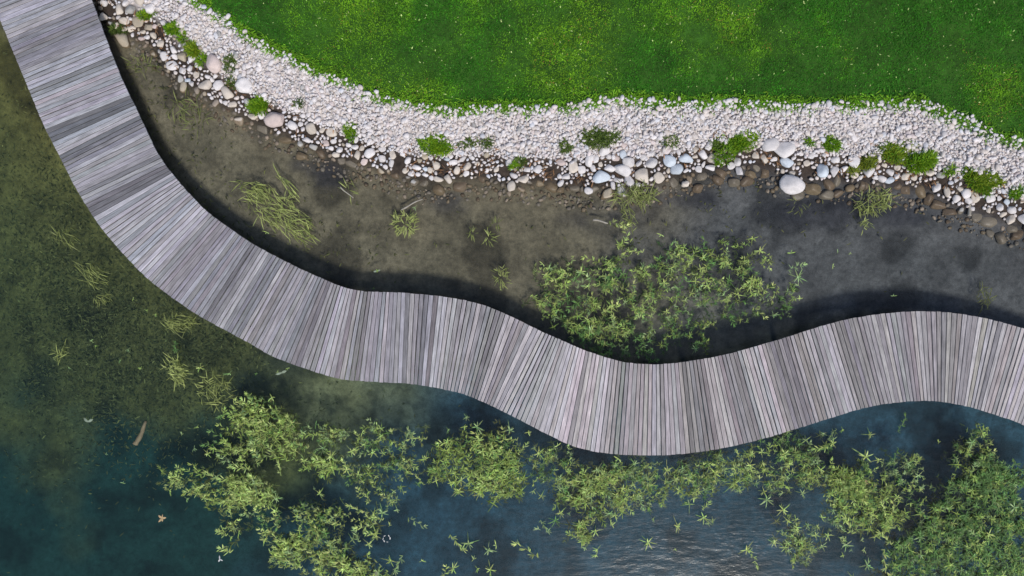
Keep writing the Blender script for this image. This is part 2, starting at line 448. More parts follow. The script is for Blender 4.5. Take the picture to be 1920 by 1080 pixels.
    tag(root, 'winding weathered grey timber boardwalk crossing the pond in an S', 'boardwalk')
    inv = Matrix.Translation((-mid[0], -mid[1], 0))
    def part(name, me, mat):
        me.transform(inv); o = link(name, me, mat, root); return o
    part('deck', me, M['deck'])
    # two bearers under the planks, following the curve, and round posts
    for fr in (0.14, 0.86):
        V, F = [], []
        idx = list(range(0, n + 1, 3))
        pts = [edge(LC, LS, sl[i]) * (1 - fr) + edge(UC, US, su[i]) * fr for i in idx]
        for j, p in enumerate(pts):
            d = pts[min(j + 1, len(pts) - 1)] - pts[max(j - 1, 0)]; d = d / np.hypot(*d); s_ = np.array([-d[1], d[0]]) * .045
            for (a, z) in ((-1, DECK_Z - .205), (1, DECK_Z - .205), (1, DECK_Z - .045), (-1, DECK_Z - .045)):
                V.append((p[0] + a * s_[0], p[1] + a * s_[1], z))
        for j in range(len(pts) - 1):
            for k in range(4): F.append((j * 4 + k, j * 4 + (k + 1) % 4, j * 4 + 4 + (k + 1) % 4, j * 4 + 4 + k))
        F += [(3, 2, 1, 0), tuple(len(V) - 4 + k for k in range(4))]
        part('bearer', mesh_np('bearer', V, [np.array(F)]), M['beam'])
        for i in range(12, n - 4, 24):
            p = edge(LC, LS, sl[i]) * (1 - fr) + edge(UC, US, su[i]) * fr
            a = np.linspace(0, 2 * math.pi, 12, endpoint=False)
            ring = np.stack([p[0] + .075 * np.cos(a), p[1] + .075 * np.sin(a)], 1)
            zb = gz(p[0], p[1]) - 0.3
            V = [(x, y, zb) for x, y in ring] + [(x, y, DECK_Z - .208) for x, y in ring]
            F = [(k, (k + 1) % 12, 12 + (k + 1) % 12, 12 + k) for k in range(12)]
            part('post', mesh_np('post', V, [np.array(F), np.array([list(range(11, -1, -1)), list(range(12, 24))])]), M['beam'])
CAPS = []
build_boardwalk()
DECK_POLY = np.vstack([UC, LC[::-1]])
def on_deck(x, y): return in_poly(DECK_POLY, np.asarray(x), np.asarray(y))

# ------------------------------------------------------------------ stones
def ico(sub):
    import bmesh
    bm = bmesh.new(); bmesh.ops.create_icosphere(bm, subdivisions=sub, radius=1)
    v = np.array([w.co[:] for w in bm.verts]); f = np.array([[w.index for w in p.verts] for p in bm.faces]); bm.free(); return v, f

def cobble(sub, seed, flat=0.62):
    """river cobble: a sphere worn by a few soft facets"""
    r = np.random.default_rng(seed); v, f = ico(sub)
    N = r.normal(size=(11, 3)); N /= np.linalg.norm(N, axis=1)[:, None]; d = r.uniform(.56, .92, 11)
    h = np.full(len(v), 1.0); p = 22.0
    s = np.clip(v @ N.T, 1e-3, None) / d[None, :]
    h = (1 + (s ** p).sum(1)) ** (-1 / p)
    h *= 1 + 0.05 * np.array([mnoise.noise(Vector(tuple(q * 2.3 + seed))) for q in v])
    w = v * h[:, None]; w /= np.abs(w[:, :2]).max()
    w[:, 2] *= flat
    return w, f

EXPL = """192 31 9 9 cream;204 17 10 10 brown;227 20 9 12 cream;232 40 11 8 cream;245 53 10 7 cream;260 42 12 11 tan;280 52 9 8 tan;268 4 13 11 cream;288 21 10 13 white;288 66 6 8 cream;274 69 6 5 white;302 83 8 9 cream;327 95 8 7 white;327 107 7 6 white;344 108 10 9 tan;323 122 12 9 white;342 132 7 8 white;357 128 6 7 white;348 65 8 10 cream;405 122 16 20 pinkish;385 160 14 11 cream;410 160 11 12 white;427 175 13 13 cream;460 165 17 17 white;358 156 6 5 white;368 140 7 8 cream;300 62 9 8 tan;250 20 12 9 grey
517 223 20 17 pinkish;548 235 11 9 white;473 218 10 7 cream;437 196 10 7 cream;575 262 9 6 white;533 258 17 9 tan;490 237 14 13 grey;611 268 7 6 pinkish;625 265 6 5 white;637 280 8 6 white;630 289 8 6 cream;653 272 6 5 white;665 276 8 6 white;692 287 12 11 white;598 285 12 10 brown;655 305 16 9 grey;560 290 13 9 tan
737 290 6 9 cream;716 297 7 8 white;733 306 6 8 white;766 300 6 9 white;780 314 10 6 white;771 325 7 7 white;759 319 7 7 cream;797 327 7 5 white;808 318 7 7 cream;817 310 8 10 cream;748 305 13 11 brown;831 317 10 8 brown;742 325 13 9 brown;860 347 17 17 brown;820 353 14 12 tan;793 340 13 10 grey;875 325 7 7 white;840 335 8 9 cream;822 335 10 6 cream;903 332 12 9 brown;947 322 9 8 grey;850 305 9 6 white;912 320 5 6 white;930 318 6 6 cream
964 329 9 6 white;981 336 11 9 cream;960 350 9 12 cream;1033 348 15 14 tan;1035 323 13 12 grey;1062 331 10 6 white;1075 313 10 12 cream;1090 318 8 9 white;1103 302 10 13 white;1077 352 12 8 grey;1103 357 9 8 white;1127 332 17 14 bluish white;1117 300 7 10 white;1143 316 11 8 white;1166 320 17 12 white;1205 329 15 15 cream;1236 332 11 11 cream;1177 305 12 12 white;1222 305 14 11 white;1217 290 9 7 white;1205 296 8 7 white;1132 285 11 11 white;1165 290 8 10 bluish white;1167 275 8 7 pinkish;1052 304 10 8 pinkish;1012 340 10 10 tan;1008 318 9 8 white;988 318 7 6 white;1085 340 12 10 brown;1115 352 13 9 grey
1253 302 13 14 bluish white;1285 298 14 10 bluish white;1270 319 13 13 bluish white;1317 290 10 9 white;1335 298 10 11 cream;1334 314 11 6 white;1372 310 8 7 white;1387 320 6 11 white;1384 302 9 9 white;1440 320 13 17 brown;1483 345 26 20 white;1465 282 22 19 white;1443 275 17 16 white;1474 305 14 11 bluish white;1451 299 7 5 white;1487 325 7 6 cream;1512 306 7 6 cream;1380 340 12 10 grey;1310 352 13 9 brown;1285 345 8 7 cream;1350 335 14 11 brown;1405 338 15 12 brown;1320 330 12 11 grey;1355 322 12 12 brown;1420 312 10 9 grey;1250 267 10 10 cream;1265 340 10 12 grey;1410 325 11 9 tan
1543 319 14 14 bluish white;1583 316 9 6 white;1602 327 8 9 cream;1576 337 9 13 grey;1600 352 10 9 tan;1655 335 9 8 white;1643 333 6 5 white;1670 323 9 7 white;1515 323 13 11 tan;1530 352 17 13 tan;1697 331 10 7 cream;1757 352 9 9 white;1735 355 13 20 tan;1740 325 11 7 cream;1763 330 9 8 grey;1560 345 13 13 brown;1555 365 15 11 grey;1625 345 13 12 brown;1500 365 13 10 grey;1705 355 12 11 brown;1690 345 11 9 brown;1578 360 11 9 brown;1565 300 9 8 white
1795 372 8 9 white;1808 362 11 12 white;1817 376 9 7 white;1777 358 6 12 cream;1800 355 7 6 cream;1828 370 8 10 cream;1856 372 10 9 white;1876 388 9 8 white;1897 412 10 9 cream;1898 393 9 9 white;1919 410 9 12 white;1865 415 19 16 grey;1885 445 12 12 grey;1866 435 8 10 grey;1765 382 17 10 brown;1840 402 11 13 grey;1790 395 14 10 brown;1748 372 12 12 brown;1915 440 13 12 brown;1905 428 12 10 grey;1838 382 9 7 tan;1770 345 7 8 grey"""
stones = []           # dict(x, y, rx, ry, colour, wet)
class Hash:
    def __init__(s, c): s.c = c; s.d = {}
    def near(s, x, y):
        i, j = int(x // s.c), int(y // s.c)
        for a in (-1, 0, 1):
            for b in (-1, 0, 1):
                yield from s.d.get((i + a, j + b), ())
    def add(s, x, y, r): s.d.setdefault((int(x // s.c), int(y // s.c)), []).append((x, y, r))
H = Hash(0.7)
for item in EXPL.replace('\n', ';').split(';'):
    a = item.split(); px, py, rx, ry = map(float, a[:4]); colr = ' '.join(a[4:])
    x, y, _ = P(px, py, 0.08)
    stones.append(dict(x=x, y=y, rx=rx * K * 1.04, ry=ry * K * 1.04, c=colr, rot=random.uniform(-.35, .35) + random.choice((0, math.pi)), px=px, py=py, e=True))
    H.add(x, y, (rx + ry) / 2 * K)
WATERP = np.array(WATER_PX, float); LAWNP = np.array(LAWN_PX, float)
TUFTS = [  # px, py, rx, ry, rot, n, blade length, tone, label
    (485, 193, 20, 15, 0, 'small round bright green grass tuft among pale cobbles above the left shallows'),
    (563, 194, 8, 6, 0, 'tiny dull green sprout alone in the white gravel at the upper left'),
    (655, 246, 13, 11, 0, 'sparse light green grass tuft at the left bank above small white pebbles'),
    (806, 273, 32, 17, -12, 'wide bright green grass tuft lying alone on the middle left gravel'),
    (880, 268, 11, 9, 0, 'small olive grass tuft just right of the wide bright one'),
    (914, 268, 13, 8, 0, 'flat brownish green grass tuft beside the small olive one'),
    (1060, 277, 13, 13, 0, 'small square green grass tuft left of the ragged dark tuft'),
    (1124, 263, 32, 20, 10, 'ragged dark olive grass tuft set deep in the mid bank cobbles'),
    (1262, 264, 10, 14, 20, 'faint green grass tuft beside a round cream stone'),
    (1388, 268, 36, 20, 18, 'big vivid lime grass tuft beside two large white stones'),
    (1340, 272, 11, 10, 0, 'dark bluish green grass tuft touching the big lime one'),
    (1513, 268, 9, 8, 0, 'tiny pale green sprout right of the two large white stones'),
    (1555, 270, 19, 12, -10, 'compact mid green grass tuft alone in gravel above bluish white cobble'),
    (1630, 305, 17, 16, 0, 'thin yellowish grass tuft lowest of the right bank, among brown pebbles'),
    (1678, 290, 30, 20, -15, 'large bright green grass tuft with yellow edge, left of its round twin'),
    (1737, 297, 25, 22, 0, 'round deep green grass tuft with bright right side'),
    (1830, 338, 46, 18, -18, 'long sloping yellow green grass tuft at the right edge bank'),
    (1055 - 90, 309, 5, 4, 0, 'tiny green sprout in a gap of the middle waterline pebbles'),
    (980, 303, 11, 9, 0, 'small brownish green grass tuft at the narrow middle waterline'),
    (343, 66, 8, 12, 0, 'upper of the green sprouts between cobbles near the boardwalk'),
    (322, 55, 14, 11, 0, 'bright green grass tuft between cream cobbles near the lawn top corner'),
    (362, 92, 14, 18, 20, 'tall ragged yellow green tuft between cobbles near the boardwalk'),
    (378, 112, 9, 12, 0, 'lower green sprout beside the large pinkish cobble'),
    (432, 117, 12, 14, 0, 'dull green tuft in a dark hollow of the white gravel'),
    (272, 28, 13, 9, 0, 'mossy pale green tuft over stones by the boardwalk top'),
    (212, 52, 14, 9, 0, 'dark green tuft at the wet edge under the boardwalk top'),
    (442, 158, 9, 14, 15, 'narrow dark green tuft wedged between two cream cobbles'),
    (1608, 318, 11, 7, 0, 'low olive tuft by the water left of the yellowish one'),
    (1786, 318, 9, 8, 0, 'small sprout between the round tuft and the long sloping tuft'),
    (1905, 362, 12, 9, 0, 'small green tuft cut by the right edge of the bank'),
]
TW = [(P(t[0], t[1], .3), (t[2] + t[3]) / 2 * K) for t in TUFTS]

def try_stone(px, py, r, ov, big=None):
    z = 0.25 * 0
    x, y, _ = P(px, py, 0.2)
    for (a, b, q) in H.near(x, y):
        if (a - x) ** 2 + (b - y) ** 2 < ((q + r) * ov) ** 2: return False
    for (c, q) in TW:
        if (c[0] - x) ** 2 + (c[1] - y) ** 2 < (q * 0.62) ** 2: return False
    H.add(x, y, r); return True

def pal(kind):
    u = random.random()
    if kind == 'dry': return 'white' if u < .62 else 'cream' if u < .80 else 'bluish white' if u < .86 else 'pinkish' if u < .97 else 'grey'
    if kind == 'sub': return 'brown' if u < .28 else 'grey' if u < .62 else 'tan' if u < .85 else 'cream'
    return 'white' if u < .45 else 'cream' if u < .75 else 'pinkish' if u < .82 else 'bluish white' if u < .9 else 'tan' if u < .95 else 'brown'
gravel = []
pxs = rng.uniform(-60, 1990, 300000); us = rng.uniform(-0.5, .985, 300000)
yw_ = np.interp(pxs, WATERP[:, 0], WATERP[:, 1]); yl_ = np.interp(pxs, LAWNP[:, 0], LAWNP[:, 1])
for px, u, yw, yl in zip(pxs, us, yw_, yl_):
    py = yw + (yl - yw) * u if u > 0 else yw - u * 95
    edge_t = 0.30 if px > 420 else 0.52
    if u < -.05:
        if random.random() > max(math.exp(u * 10.0), .012): continue
        r = random.choice((5, 8, 11, 14, 16) if u > -.22 else (2, 3, 4, 5)); k = 'sub'; ov = .8
    elif u < edge_t:
        r = random.choice((3, 4, 5.5, 7, 8.5, 10, 12)); k = 'mid'; ov = .86
    else:
        r = random.choice((2.4, 3, 3.6, 4.2, 5, 6, 7.2)); k = 'dry'; ov = .62
    r *= K
    if not try_stone(px, py, r, ov): continue
    x, y, _ = P(px, py, 0.2)
    asp = random.uniform(.78, 1.25)
    gravel.append(dict(x=x, y=y, rx=r * asp, ry=r / asp, c=pal(k), rot=random.uniform(0, 6.3), px=px, py=py, e=False, k=k))
# a second course of stones lodged over the joints of the pale upper bank
top = []
for g in gravel:
    if g['k'] == 'dry' and random.random() < .8:
        a = random.uniform(0, 6.3); d = g['rx'] * 1.05
        top.append(dict(g, x=g['x'] + d * math.cos(a), y=g['y'] + d * math.sin(a), rx=g['rx'] * .8, ry=g['ry'] * .8, rot=random.uniform(0, 6.3), c=pal('dry'), lift=.07, k='top'))
gravel += top
def settle(L):
    x = np.array([s['x'] for s in L]); y = np.array([s['y'] for s in L]); z, dw, dl = ground(x, y)
    for s, a, b in zip(L, z, dw): s['z'] = float(a); s['dw'] = float(b)
settle(stones); settle(gravel)
inview = lambda s: -10 < s['px'] < 1930 and -8 < s['py'] < 1090
cand = sorted([g for g in gravel if g['k'] in ('mid', 'sub') and inview(g) and not on_deck([g['x']], [g['y']])[0]], key=lambda s: -s['rx'] * s['ry'])
extra = cand[:max(0, 292 - len(stones))]
ids = {id(e) for e in extra}
rest = [g for g in gravel if id(g) not in ids]
stones = stones + extra

PROTO = []
for s in range(10):
    v, f = cobble(3, 100 + s * 7, random.uniform(.5, .68)); me = mesh_np('cobble', v, [f], None, True); me.materials.append(STONE['white']); PROTO.append(me)
ZONES = [(260, 'beside the top end of the boardwalk'), (400, 'on the bank between boardwalk and white gravel'), (480, 'near the small round green tuft'), (560, 'below the white gravel on the left bank'),
         (700, 'at the waterline above the big tussock'), (840, 'below the wide bright grass tuft'), (950, 'at the middle waterline under the olive tuft'), (1010, 'at the narrow middle waterline'),
         (1110, 'at the shore left of the reed tuft'), (1180, 'below the ragged dark grass tuft'), (1250, 'beside the reed tuft in the mid shallows'), (1345, 'left of the big lime tuft shore'),
         (1430, 'below the big lime grass tuft'), (1530, 'around the big white boulder'), (1620, 'below the compact mid green tuft'), (1700, 'above the right hand reed tuft'),
         (1775, 'below the round deep green tuft'), (1850, 'near the pale upright stick'), (9999, 'at the right edge shore')]
SPECIAL = {(1483, 345): 'biggest white boulder, half in the water, flat topped and rounded below', (1465, 282): 'large smooth white stone right of the big lime tuft',
           (1443, 275): 'large white stone touching the big lime tuft', (517, 223): 'large flat pinkish stone at the left waterline', (405, 122): 'large pinkish stone in the white gravel near a dark hollow',
           (460, 165): 'large round white stone above the small round green tuft', (1166, 320): 'broad flat white stone just above the reed tuft', (1735, 355): 'tall tan stone standing in brown shallows',
           (1440, 320): 'tall brown stone under shallow water left of the white boulder', (1127, 332): 'bluish white pointed slab at the water left of the reed tuft', (1865, 415): 'large grey stone under water near the right edge'}
labels = {}
for s in stones:
    r = math.sqrt(s['rx'] * s['ry']) / K
    zone = next(t for lim, t in ZONES if s['px'] < lim)
    size = 'big' if r > 13 else 'medium' if r > 9 else 'small' if r > 6.5 else 'tiny'
    asp = max(s['rx'], s['ry']) / min(s['rx'], s['ry'])
    shape = 'long' if asp > 1.35 else 'rounded' if asp < 1.12 else 'oval'
    state = 'dry' if s['dw'] > .12 else 'half wet' if s['dw'] > -.1 else 'sunken'
    s['lab'] = SPECIAL.get((s['px'], s['py']), f"{size} {shape} {state} {s['c']} cobble {zone}")
    labels.setdefault(s['lab'], []).append(s)
def separate(labels, word):
    for lab, L in labels.items():
        L.sort(key=lambda s: s['px'])
        if len(L) == 2: L[0]['lab'] += ', left one'; L[1]['lab'] += ', right one'
        elif len(L) == 3: L[0]['lab'] += ', leftmost'; L[1]['lab'] += ', middle one'; L[2]['lab'] += ', rightmost'
separate(labels, 'cobble')
for i, s in enumerate(stones):
    o = bpy.data.objects.new('cobble', PROTO[i % 10]); C.objects.link(o)
    h = (s['rx'] + s['ry']) / 2
    deep = s['c'] in ('brown', 'tan', 'grey') and s['e'] and s['dw'] < .3
    zc = s['z'] + h * .30
    if s.get('k') == 'mid': zc = max(zc, .03 + h * .1)
    if deep: zc = min(zc, -h * .62 - .01)
    elif s['e']: zc = max(zc, .03 + h * .1)
    o.location = (s['x'], s['y'], zc); o.scale = (s['rx'], s['ry'], h); o.rotation_euler = (random.uniform(-.15, .15), random.uniform(-.15, .15), s['rot'])
    o.material_slots[0].link = 'OBJECT'; o.material_slots[0].material = STONE[s['c']]
    tag(o, s['lab'], 'stone', 'cobbles along the waterline')
PALC = {'white': (.68, .635, .62), 'cream': (.64, .575, .53), 'pinkish': (.65, .57, .55), 'bluish white': (.61, .61, .64), 'grey': (.40, .385, .37), 'brown': (.28, .23, .18), 'tan': (.40, .34, .26)}
def build_gravel():
    V, F, Cc = [], [], []; off = 0
    pv = [cobble(2, 300 + k, .62) for k in range(16)]
    for s in rest:
        v, f = random.choice(pv); h = (s['rx'] + s['ry']) / 2
        c, sn = math.cos(s['rot']), math.sin(s['rot'])
        w = v * [s['rx'], s['ry'], h]
        t = random.uniform(-.3, .3); w = np.stack([w[:, 0], w[:, 1] * math.cos(t) - w[:, 2] * math.sin(t), w[:, 1] * math.sin(t) + w[:, 2] * math.cos(t)], 1)
        w = np.stack([w[:, 0] * c - w[:, 1] * sn, w[:, 0] * sn + w[:, 1] * c, w[:, 2]], 1) + [s['x'], s['y'], max(s['z'], .02 if s['k'] == 'mid' else -9) + h * .25 + s.get('lift', 0)]
        V.append(w); F.append(f + off); off += len(w)
        col = np.array(PALC[s['c']]) * random.uniform(.88, 1.08); Cc.append(np.repeat(col[None], len(w), 0))
    o = link('gravel', mesh_np('gravel', np.concatenate(V), [np.concatenate(F)], np.concatenate(Cc), True), M['gravel'])
    tag(o, 'thick band of pale limestone gravel between green lawn and pond', 'gravel', kind='stuff')
build_gravel()

# ------------------------------------------------------------------ lawn grass
def build_grass():
    n = 260000
    x = rng.uniform(-14.8, 14.8, n); y = rng.uniform(2.8, 9.2, n)
    keep = np.zeros(n, bool)
    dl = pl_dist(LAWN, x, y)
    keep = dl > -0.02 + 0.13 * rng.normal(size=n) * (rng.random(n) < .6)
    x, y, dl = x[keep], y[keep], dl[keep]; n = len(x)
    z = ground(x, y)[0]
    px, py = x / K + 960, 540 - y / K
    def cheap(s, seed):       # bilinear lookup into a noise grid
        gx = np.arange(-16, 16, .12); gy = np.arange(2, 10, .12)
        if not hasattr(cheap, 'c'): cheap.c = {}
        if (s, seed) not in cheap.c:
            XX, YY = np.meshgrid(gx, gy); cheap.c[(s, seed)] = vnoise(XX, YY, s, seed, 3)
        g = cheap.c[(s, seed)]
        return g[np.clip(((y - 2) / .12).astype(int), 0, g.shape[0] - 1), np.clip(((x + 16) / .12).astype(int), 0, g.shape[1] - 1)]
    p1, p2, p3 = cheap(.35, 5.0), cheap(1.3, 9.0), cheap(2.6, 31.0)
    yel = np.clip(.40 - np.clip((px - 1250) / 900, -.15, .6) + 1.35 * p1 + .4 * p2 + .25 * p3 + (.17 * rng.normal(size=n)) - .35 * np.exp(-np.clip(dl - .15, 0, 9) / .7), 0, 1)[:, None]
    dk = np.array([[.034, .175, .006]]); lt = np.array([[.140, .315, .009]])
    col = dk * (1 - yel) + lt * yel
    col *= np.exp(.24 * rng.normal(size=(n, 1)) + .3 * p2[:, None] + .3 * p3[:, None])
    fringe = (dl < .20)[:, None]; col = np.where(fringe, col * 1.25 + [[.05, .09, .006]], col)
    fleck = rng.random(n) < .005 * np.clip(1 + 3 * p3, .1, 4)
    col[fleck] = np.array([.55, .68, .24]) * rng.uniform(.7, 1.3, (fleck.sum(), 1))
    dry = rng.random(n) < .03 * np.clip(3.2 * p1 + 1.5 * p2 - .5, 0, 1); col[dry] = [.34, .22, .05]
    ln = rng.uniform(.05, .12, n); wd = rng.uniform(.010, .020, n); wd[fleck] *= 1.7
    v, q, t, c = blades(np.stack([x, y, z - .01], 1), rng.uniform(0, 6.3, n), rng.uniform(.35, 1.3, n), ln, wd, rng.uniform(.2, .7, n), col)
    # longer clover and grass leaning out over the first stones
    m = 26000; fx = rng.uniform(-14.8, 14.8, m); fy = np.interp(fx, LAWN[:, 0], LAWN[:, 1]) + rng.normal(.06, .09, m)
    tuftn = vnoise(fx, fy, 1.6, 41.0, 2); kk = tuftn + .25 * rng.normal(size=m) > -.12; fx, fy = fx[kk], fy[kk]; m = len(fx)
    fc = np.array([[.07, .24, .010]]) * (1 - rng.random((m, 1))) + np.array([[.24, .44, .02]]) * rng.random((m, 1)) * .8
    v2, q2, t2, c2 = blades(np.stack([fx, fy, ground(fx, fy)[0] + .03], 1), rng.normal(-1.57, 1.1, m), rng.uniform(.2, 1.1, m), rng.uniform(.08, .19, m), rng.uniform(.014, .03, m), rng.uniform(.2, .6, m), fc)
    v, q, t, c = join([(v, q, t, c), (v2, q2, t2, c2)])
    o = link('grass', mesh_np('grass', v, [q, t], c, True), M['grass'])
    tag(o, 'short lush green lawn grass with yellowish flecks above the gravel', 'grass', kind='stuff')
build_grass()

# ------------------------------------------------------------------ grass tufts between the stones
def tuft_mesh(name, rx, ry, rot, n, ln, colA, colB, az0=None, azs=None, el=(.5, 1.35), wd=(.012, .02), zr=(0, .0), dome=.1):
    r = np.sqrt(rng.random(n)); a = rng.uniform(0, 6.3, n)
    x, y = rx * r * np.cos(a), ry * r * np.sin(a); c, s = math.cos(rot), math.sin(rot)
    x, y = x * c - y * s, x * s + y * c
    az = np.arctan2(y, x) + rng.normal(size=n) * .9 if az0 is None else az0 + rng.normal(size=n) * azs + np.where(rng.random(n) < .25, math.pi, 0)
    base = np.stack([x, y, rng.uniform(*zr, n) + dome * (1 - r ** 2)], 1)
    f = np.clip(rng.random((n, 1)) * .75 + .25 * vnoise(x, y, 2.2, rng.uniform(0, 50), 2)[:, None] + .1, 0, 1)
    col = np.array([colA]) * (1 - f) + np.array([colB]) * f
    return blades(base, az, rng.uniform(*el, n), rng.uniform(*ln, n), rng.uniform(*wd, n), rng.uniform(.1, .6, n), col)
for (px, py, rx, ry, rot, lab) in TUFTS:
    p = P(px, py, .25); z = gz(p[0], p[1])
    dull = any(w in lab for w in ('dull', 'olive', 'brownish', 'dark', 'faint', 'thin'))
    A, B = ((.05, .10, .018), (.20, .27, .05)) if dull else ((.06, .20, .008), (.30, .46, .018))
    if 'yellow' in lab: B = (.38, .44, .03)
    n = int(max(80, rx * ry * 1.7 * (1 if not dull else .6)))
    bits = []
    for k_ in range(4 if rx > 10 else 2):
        fr = random.uniform(.38, .78) if k_ else .72
        ox, oy = (random.gauss(0, .45) * rx * K, random.gauss(0, .40) * ry * K) if k_ else (0, 0)
        g = tuft_mesh('grass_tuft', rx * K * fr, ry * K * fr, R(rot) + random.uniform(-.5, .5), int(n * (fr * .62)), (.08, random.uniform(.16, .26)), A, np.array(B) * random.uniform(.7, 1.1), wd=(.014, .028), dome=random.uniform(.03, .13))
        bits.append((g[0] + np.array([ox, oy, 0]), *g[1:]))
    v, q, t, c = join(bits)
    o = link('grass_tuft', mesh_np('grass_tuft', v, [q, t], c, True), M['tuft'], loc=(p[0], p[1], z + .02))
    tag(o, lab, 'grass tuft', 'grass tufts between the bank stones')

# ------------------------------------------------------------------ reeds and tussocks standing in the water
LIME_A, LIME_B = (.14, .17, .045), (.53, .60, .19)
TUSSOCKS = [ # px py rx ry rot n length az azspread label tone
    (520, 396, 95, 36, -38, 300, (.22, .5), -40, 28, 'big slanting yellow green tussock between boardwalk and left bank', 1.0),
    (470, 352, 30, 12, -30, 40, (.2, .42), -30, 35, 'thin straggling end of reeds above left of the big tussock', .8),
    (538, 345, 26, 8, -48, 28, (.25, .5), -50, 12, 'bundle of long pale stems lying above the big tussock', 1.1),
    (758, 419, 24, 19, -15, 110, (.14, .3), None, 0, 'small round lime tussock alone in the brown shallows', 1.0),
    (1190, 362, 48, 24, 0, 170, (.2, .42), -80, 55, 'loose reed tuft growing against the mid bank cobbles', .75),
    (1178, 412, 14, 30, 10, 40, (.15, .3), -80, 50, 'trail of reeds between the mid bank tuft and the weed bed', .8),
    (1640, 378, 42, 22, 20, 160, (.18, .38), -100, 60, 'bushy lime reed tuft by the right bank stones', .9),
    (1624, 420, 10, 16, 0, 22, (.12, .26), -90, 40, 'few pale stems trailing below the bushy right reed tuft', 1.0),
    (886, 436, 8, 7, 0, 14, (.12, .26), None, 0, 'leftmost small pale sprout in the open middle shallows', .8),
    (915, 446, 9, 10, 0, 20, (.14, .30), None, 0, 'largest pale sprout in the open middle shallows', .9),
    (930, 420, 9, 7, 0, 14, (.12, .26), None, 0, 'upper brownish sprout in the open middle shallows', .7),
    (940, 520, 14, 20, 0, 46, (.12, .24), None, 0, 'small feathery clump near the boardwalk hump', .8),
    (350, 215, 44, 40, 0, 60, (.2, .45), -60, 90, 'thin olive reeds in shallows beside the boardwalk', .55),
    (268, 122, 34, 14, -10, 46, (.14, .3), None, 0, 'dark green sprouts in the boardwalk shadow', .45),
    (122, 440, 20, 22, -50, 34, (.2, .4), -55, 25, 'upper slanting reeds left of the boardwalk curve', .65),
    (172, 515, 32, 22, -45, 60, (.2, .42), -42, 22, 'middle slanting reeds left of the boardwalk curve', .75),
    (188, 556, 14, 18, -45, 24, (.15, .3), -50, 30, 'lower slanting reeds left of the boardwalk curve', .65),
    (335, 607, 34, 18, 10, 90, (.2, .4), -10, 40, 'green clump tucked under the boardwalk lower edge', .7),
    (115, 662, 16, 15, 0, 18, (.2, .36), 60, 50, 'lone forked sprig in the olive pond at the left', .9),
    (328, 693, 18, 32, 25, 110, (.16, .32), -40, 40, 'upright lime clump below the boardwalk on the left', 1.0),
    (402, 732, 38, 34, -20, 110, (.16, .34), -15, 45, 'loose spiky clump beside the upper left weed bed', .8),
    (655, 355, 12, 14, -40, 12, (.2, .36), -45, 20, 'few thin stems right of the big tussock', .8),
    (1495, 385, 14, 14, 0, 14, (.12, .26), None, 0, 'small greenish sprout below the white boulder', .55),
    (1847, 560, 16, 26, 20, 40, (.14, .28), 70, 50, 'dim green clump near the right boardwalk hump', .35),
]
for (px, py, rx, ry, rot, n, ln, az, azs, lab, tone) in TUSSOCKS:
    p = P(px, py, .03)
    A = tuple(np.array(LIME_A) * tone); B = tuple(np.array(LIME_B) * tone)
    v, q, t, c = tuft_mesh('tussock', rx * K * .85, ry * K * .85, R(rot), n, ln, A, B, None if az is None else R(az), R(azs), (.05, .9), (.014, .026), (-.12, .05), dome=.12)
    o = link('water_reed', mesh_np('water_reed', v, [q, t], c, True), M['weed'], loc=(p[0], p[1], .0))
    tag(o, lab, 'reeds', 'reed tussocks standing in the water')

# ------------------------------------------------------------------ pond weed sprigs
def sprig(seed, kind):
    """kind 0: star of leaves; 1: leaning spray with leaves along a stem; 2: small forked sprout"""
    r = np.random.default_rng(seed); parts = []
    def ring(n, z, el, ln, cx=0., cy=0., tone=1., az=None, spread=6.28, wd=(.019, .030)):
        a = (r.uniform(0, 6.28) + np.arange(n) * spread / n + r.normal(size=n) * .28) if az is None else az + r.normal(size=n) * spread
        b = np.repeat([[cx, cy, z]], n, 0)
        col = np.array([[.44, .50, .175]]) * tone * np.exp(.2 * r.normal(size=(n, 1))) * (1 + .08 * r.normal(size=(n, 3)))
        return blades(b, a, el + r.normal(size=n) * .16, r.uniform(*ln, n), r.uniform(*wd, n), r.uniform(.1, .45, n), col)
    if kind == 0:
        parts += [ring(r.integers(3, 6), .02, .15, (.16, .34), tone=.7), ring(r.integers(4, 7), .08, .45, (.12, .27), tone=1.15), ring(2, .1, 1.0, (.08, .14), tone=1.35)]
    elif kind == 1:
        k = 6; L = r.uniform(.38, .62); bend = r.uniform(-.5, .5)
        for i in range(k):
            t = i / (k - 1); cx, cy = L * (t - .5), bend * L * (t - .5) ** 2
            parts.append(ring(3 if i < k - 1 else 5, .02 + .10 * t, .45, (.10 + .06 * (1 - abs(t - .5)), .22), cx, cy, tone=.8 + .4 * t, az=(1.1 if i % 2 else -1.1) * (1 - .5 * t), spread=.5))
        st = np.array([[-L * .55, bend * L * .3, .0]]); parts.append(blades(st, np.array([-bend * .5]), np.array([.2]), np.array([L * 1.1]), np.array([.016]), np.array([.1]), np.array([[.26, .29, .12]])))
    else:
        parts += [ring(3, .02, .35, (.12, .22), az=r.uniform(0, 6), spread=.7, tone=1.1), ring(2, .02, .2, (.08, .16), tone=.9)]
    return join(parts)
SPR = [[sprig(40 + 10 * k + i, k) for i in range(5)] for k in range(3)]
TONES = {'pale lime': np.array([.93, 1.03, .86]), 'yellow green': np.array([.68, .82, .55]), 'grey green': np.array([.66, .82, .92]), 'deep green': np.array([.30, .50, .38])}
SPRIG_ME = {}
for k in range(3):
    for i in range(5):
        for tn, tv in TONES.items():
            v, q, t, c = SPR[k][i]; me = mesh_np('weed_sprig', v, [q, t], c * tv, True); me.materials.append(M['weed']); SPRIG_ME[(k, i, tn)] = me

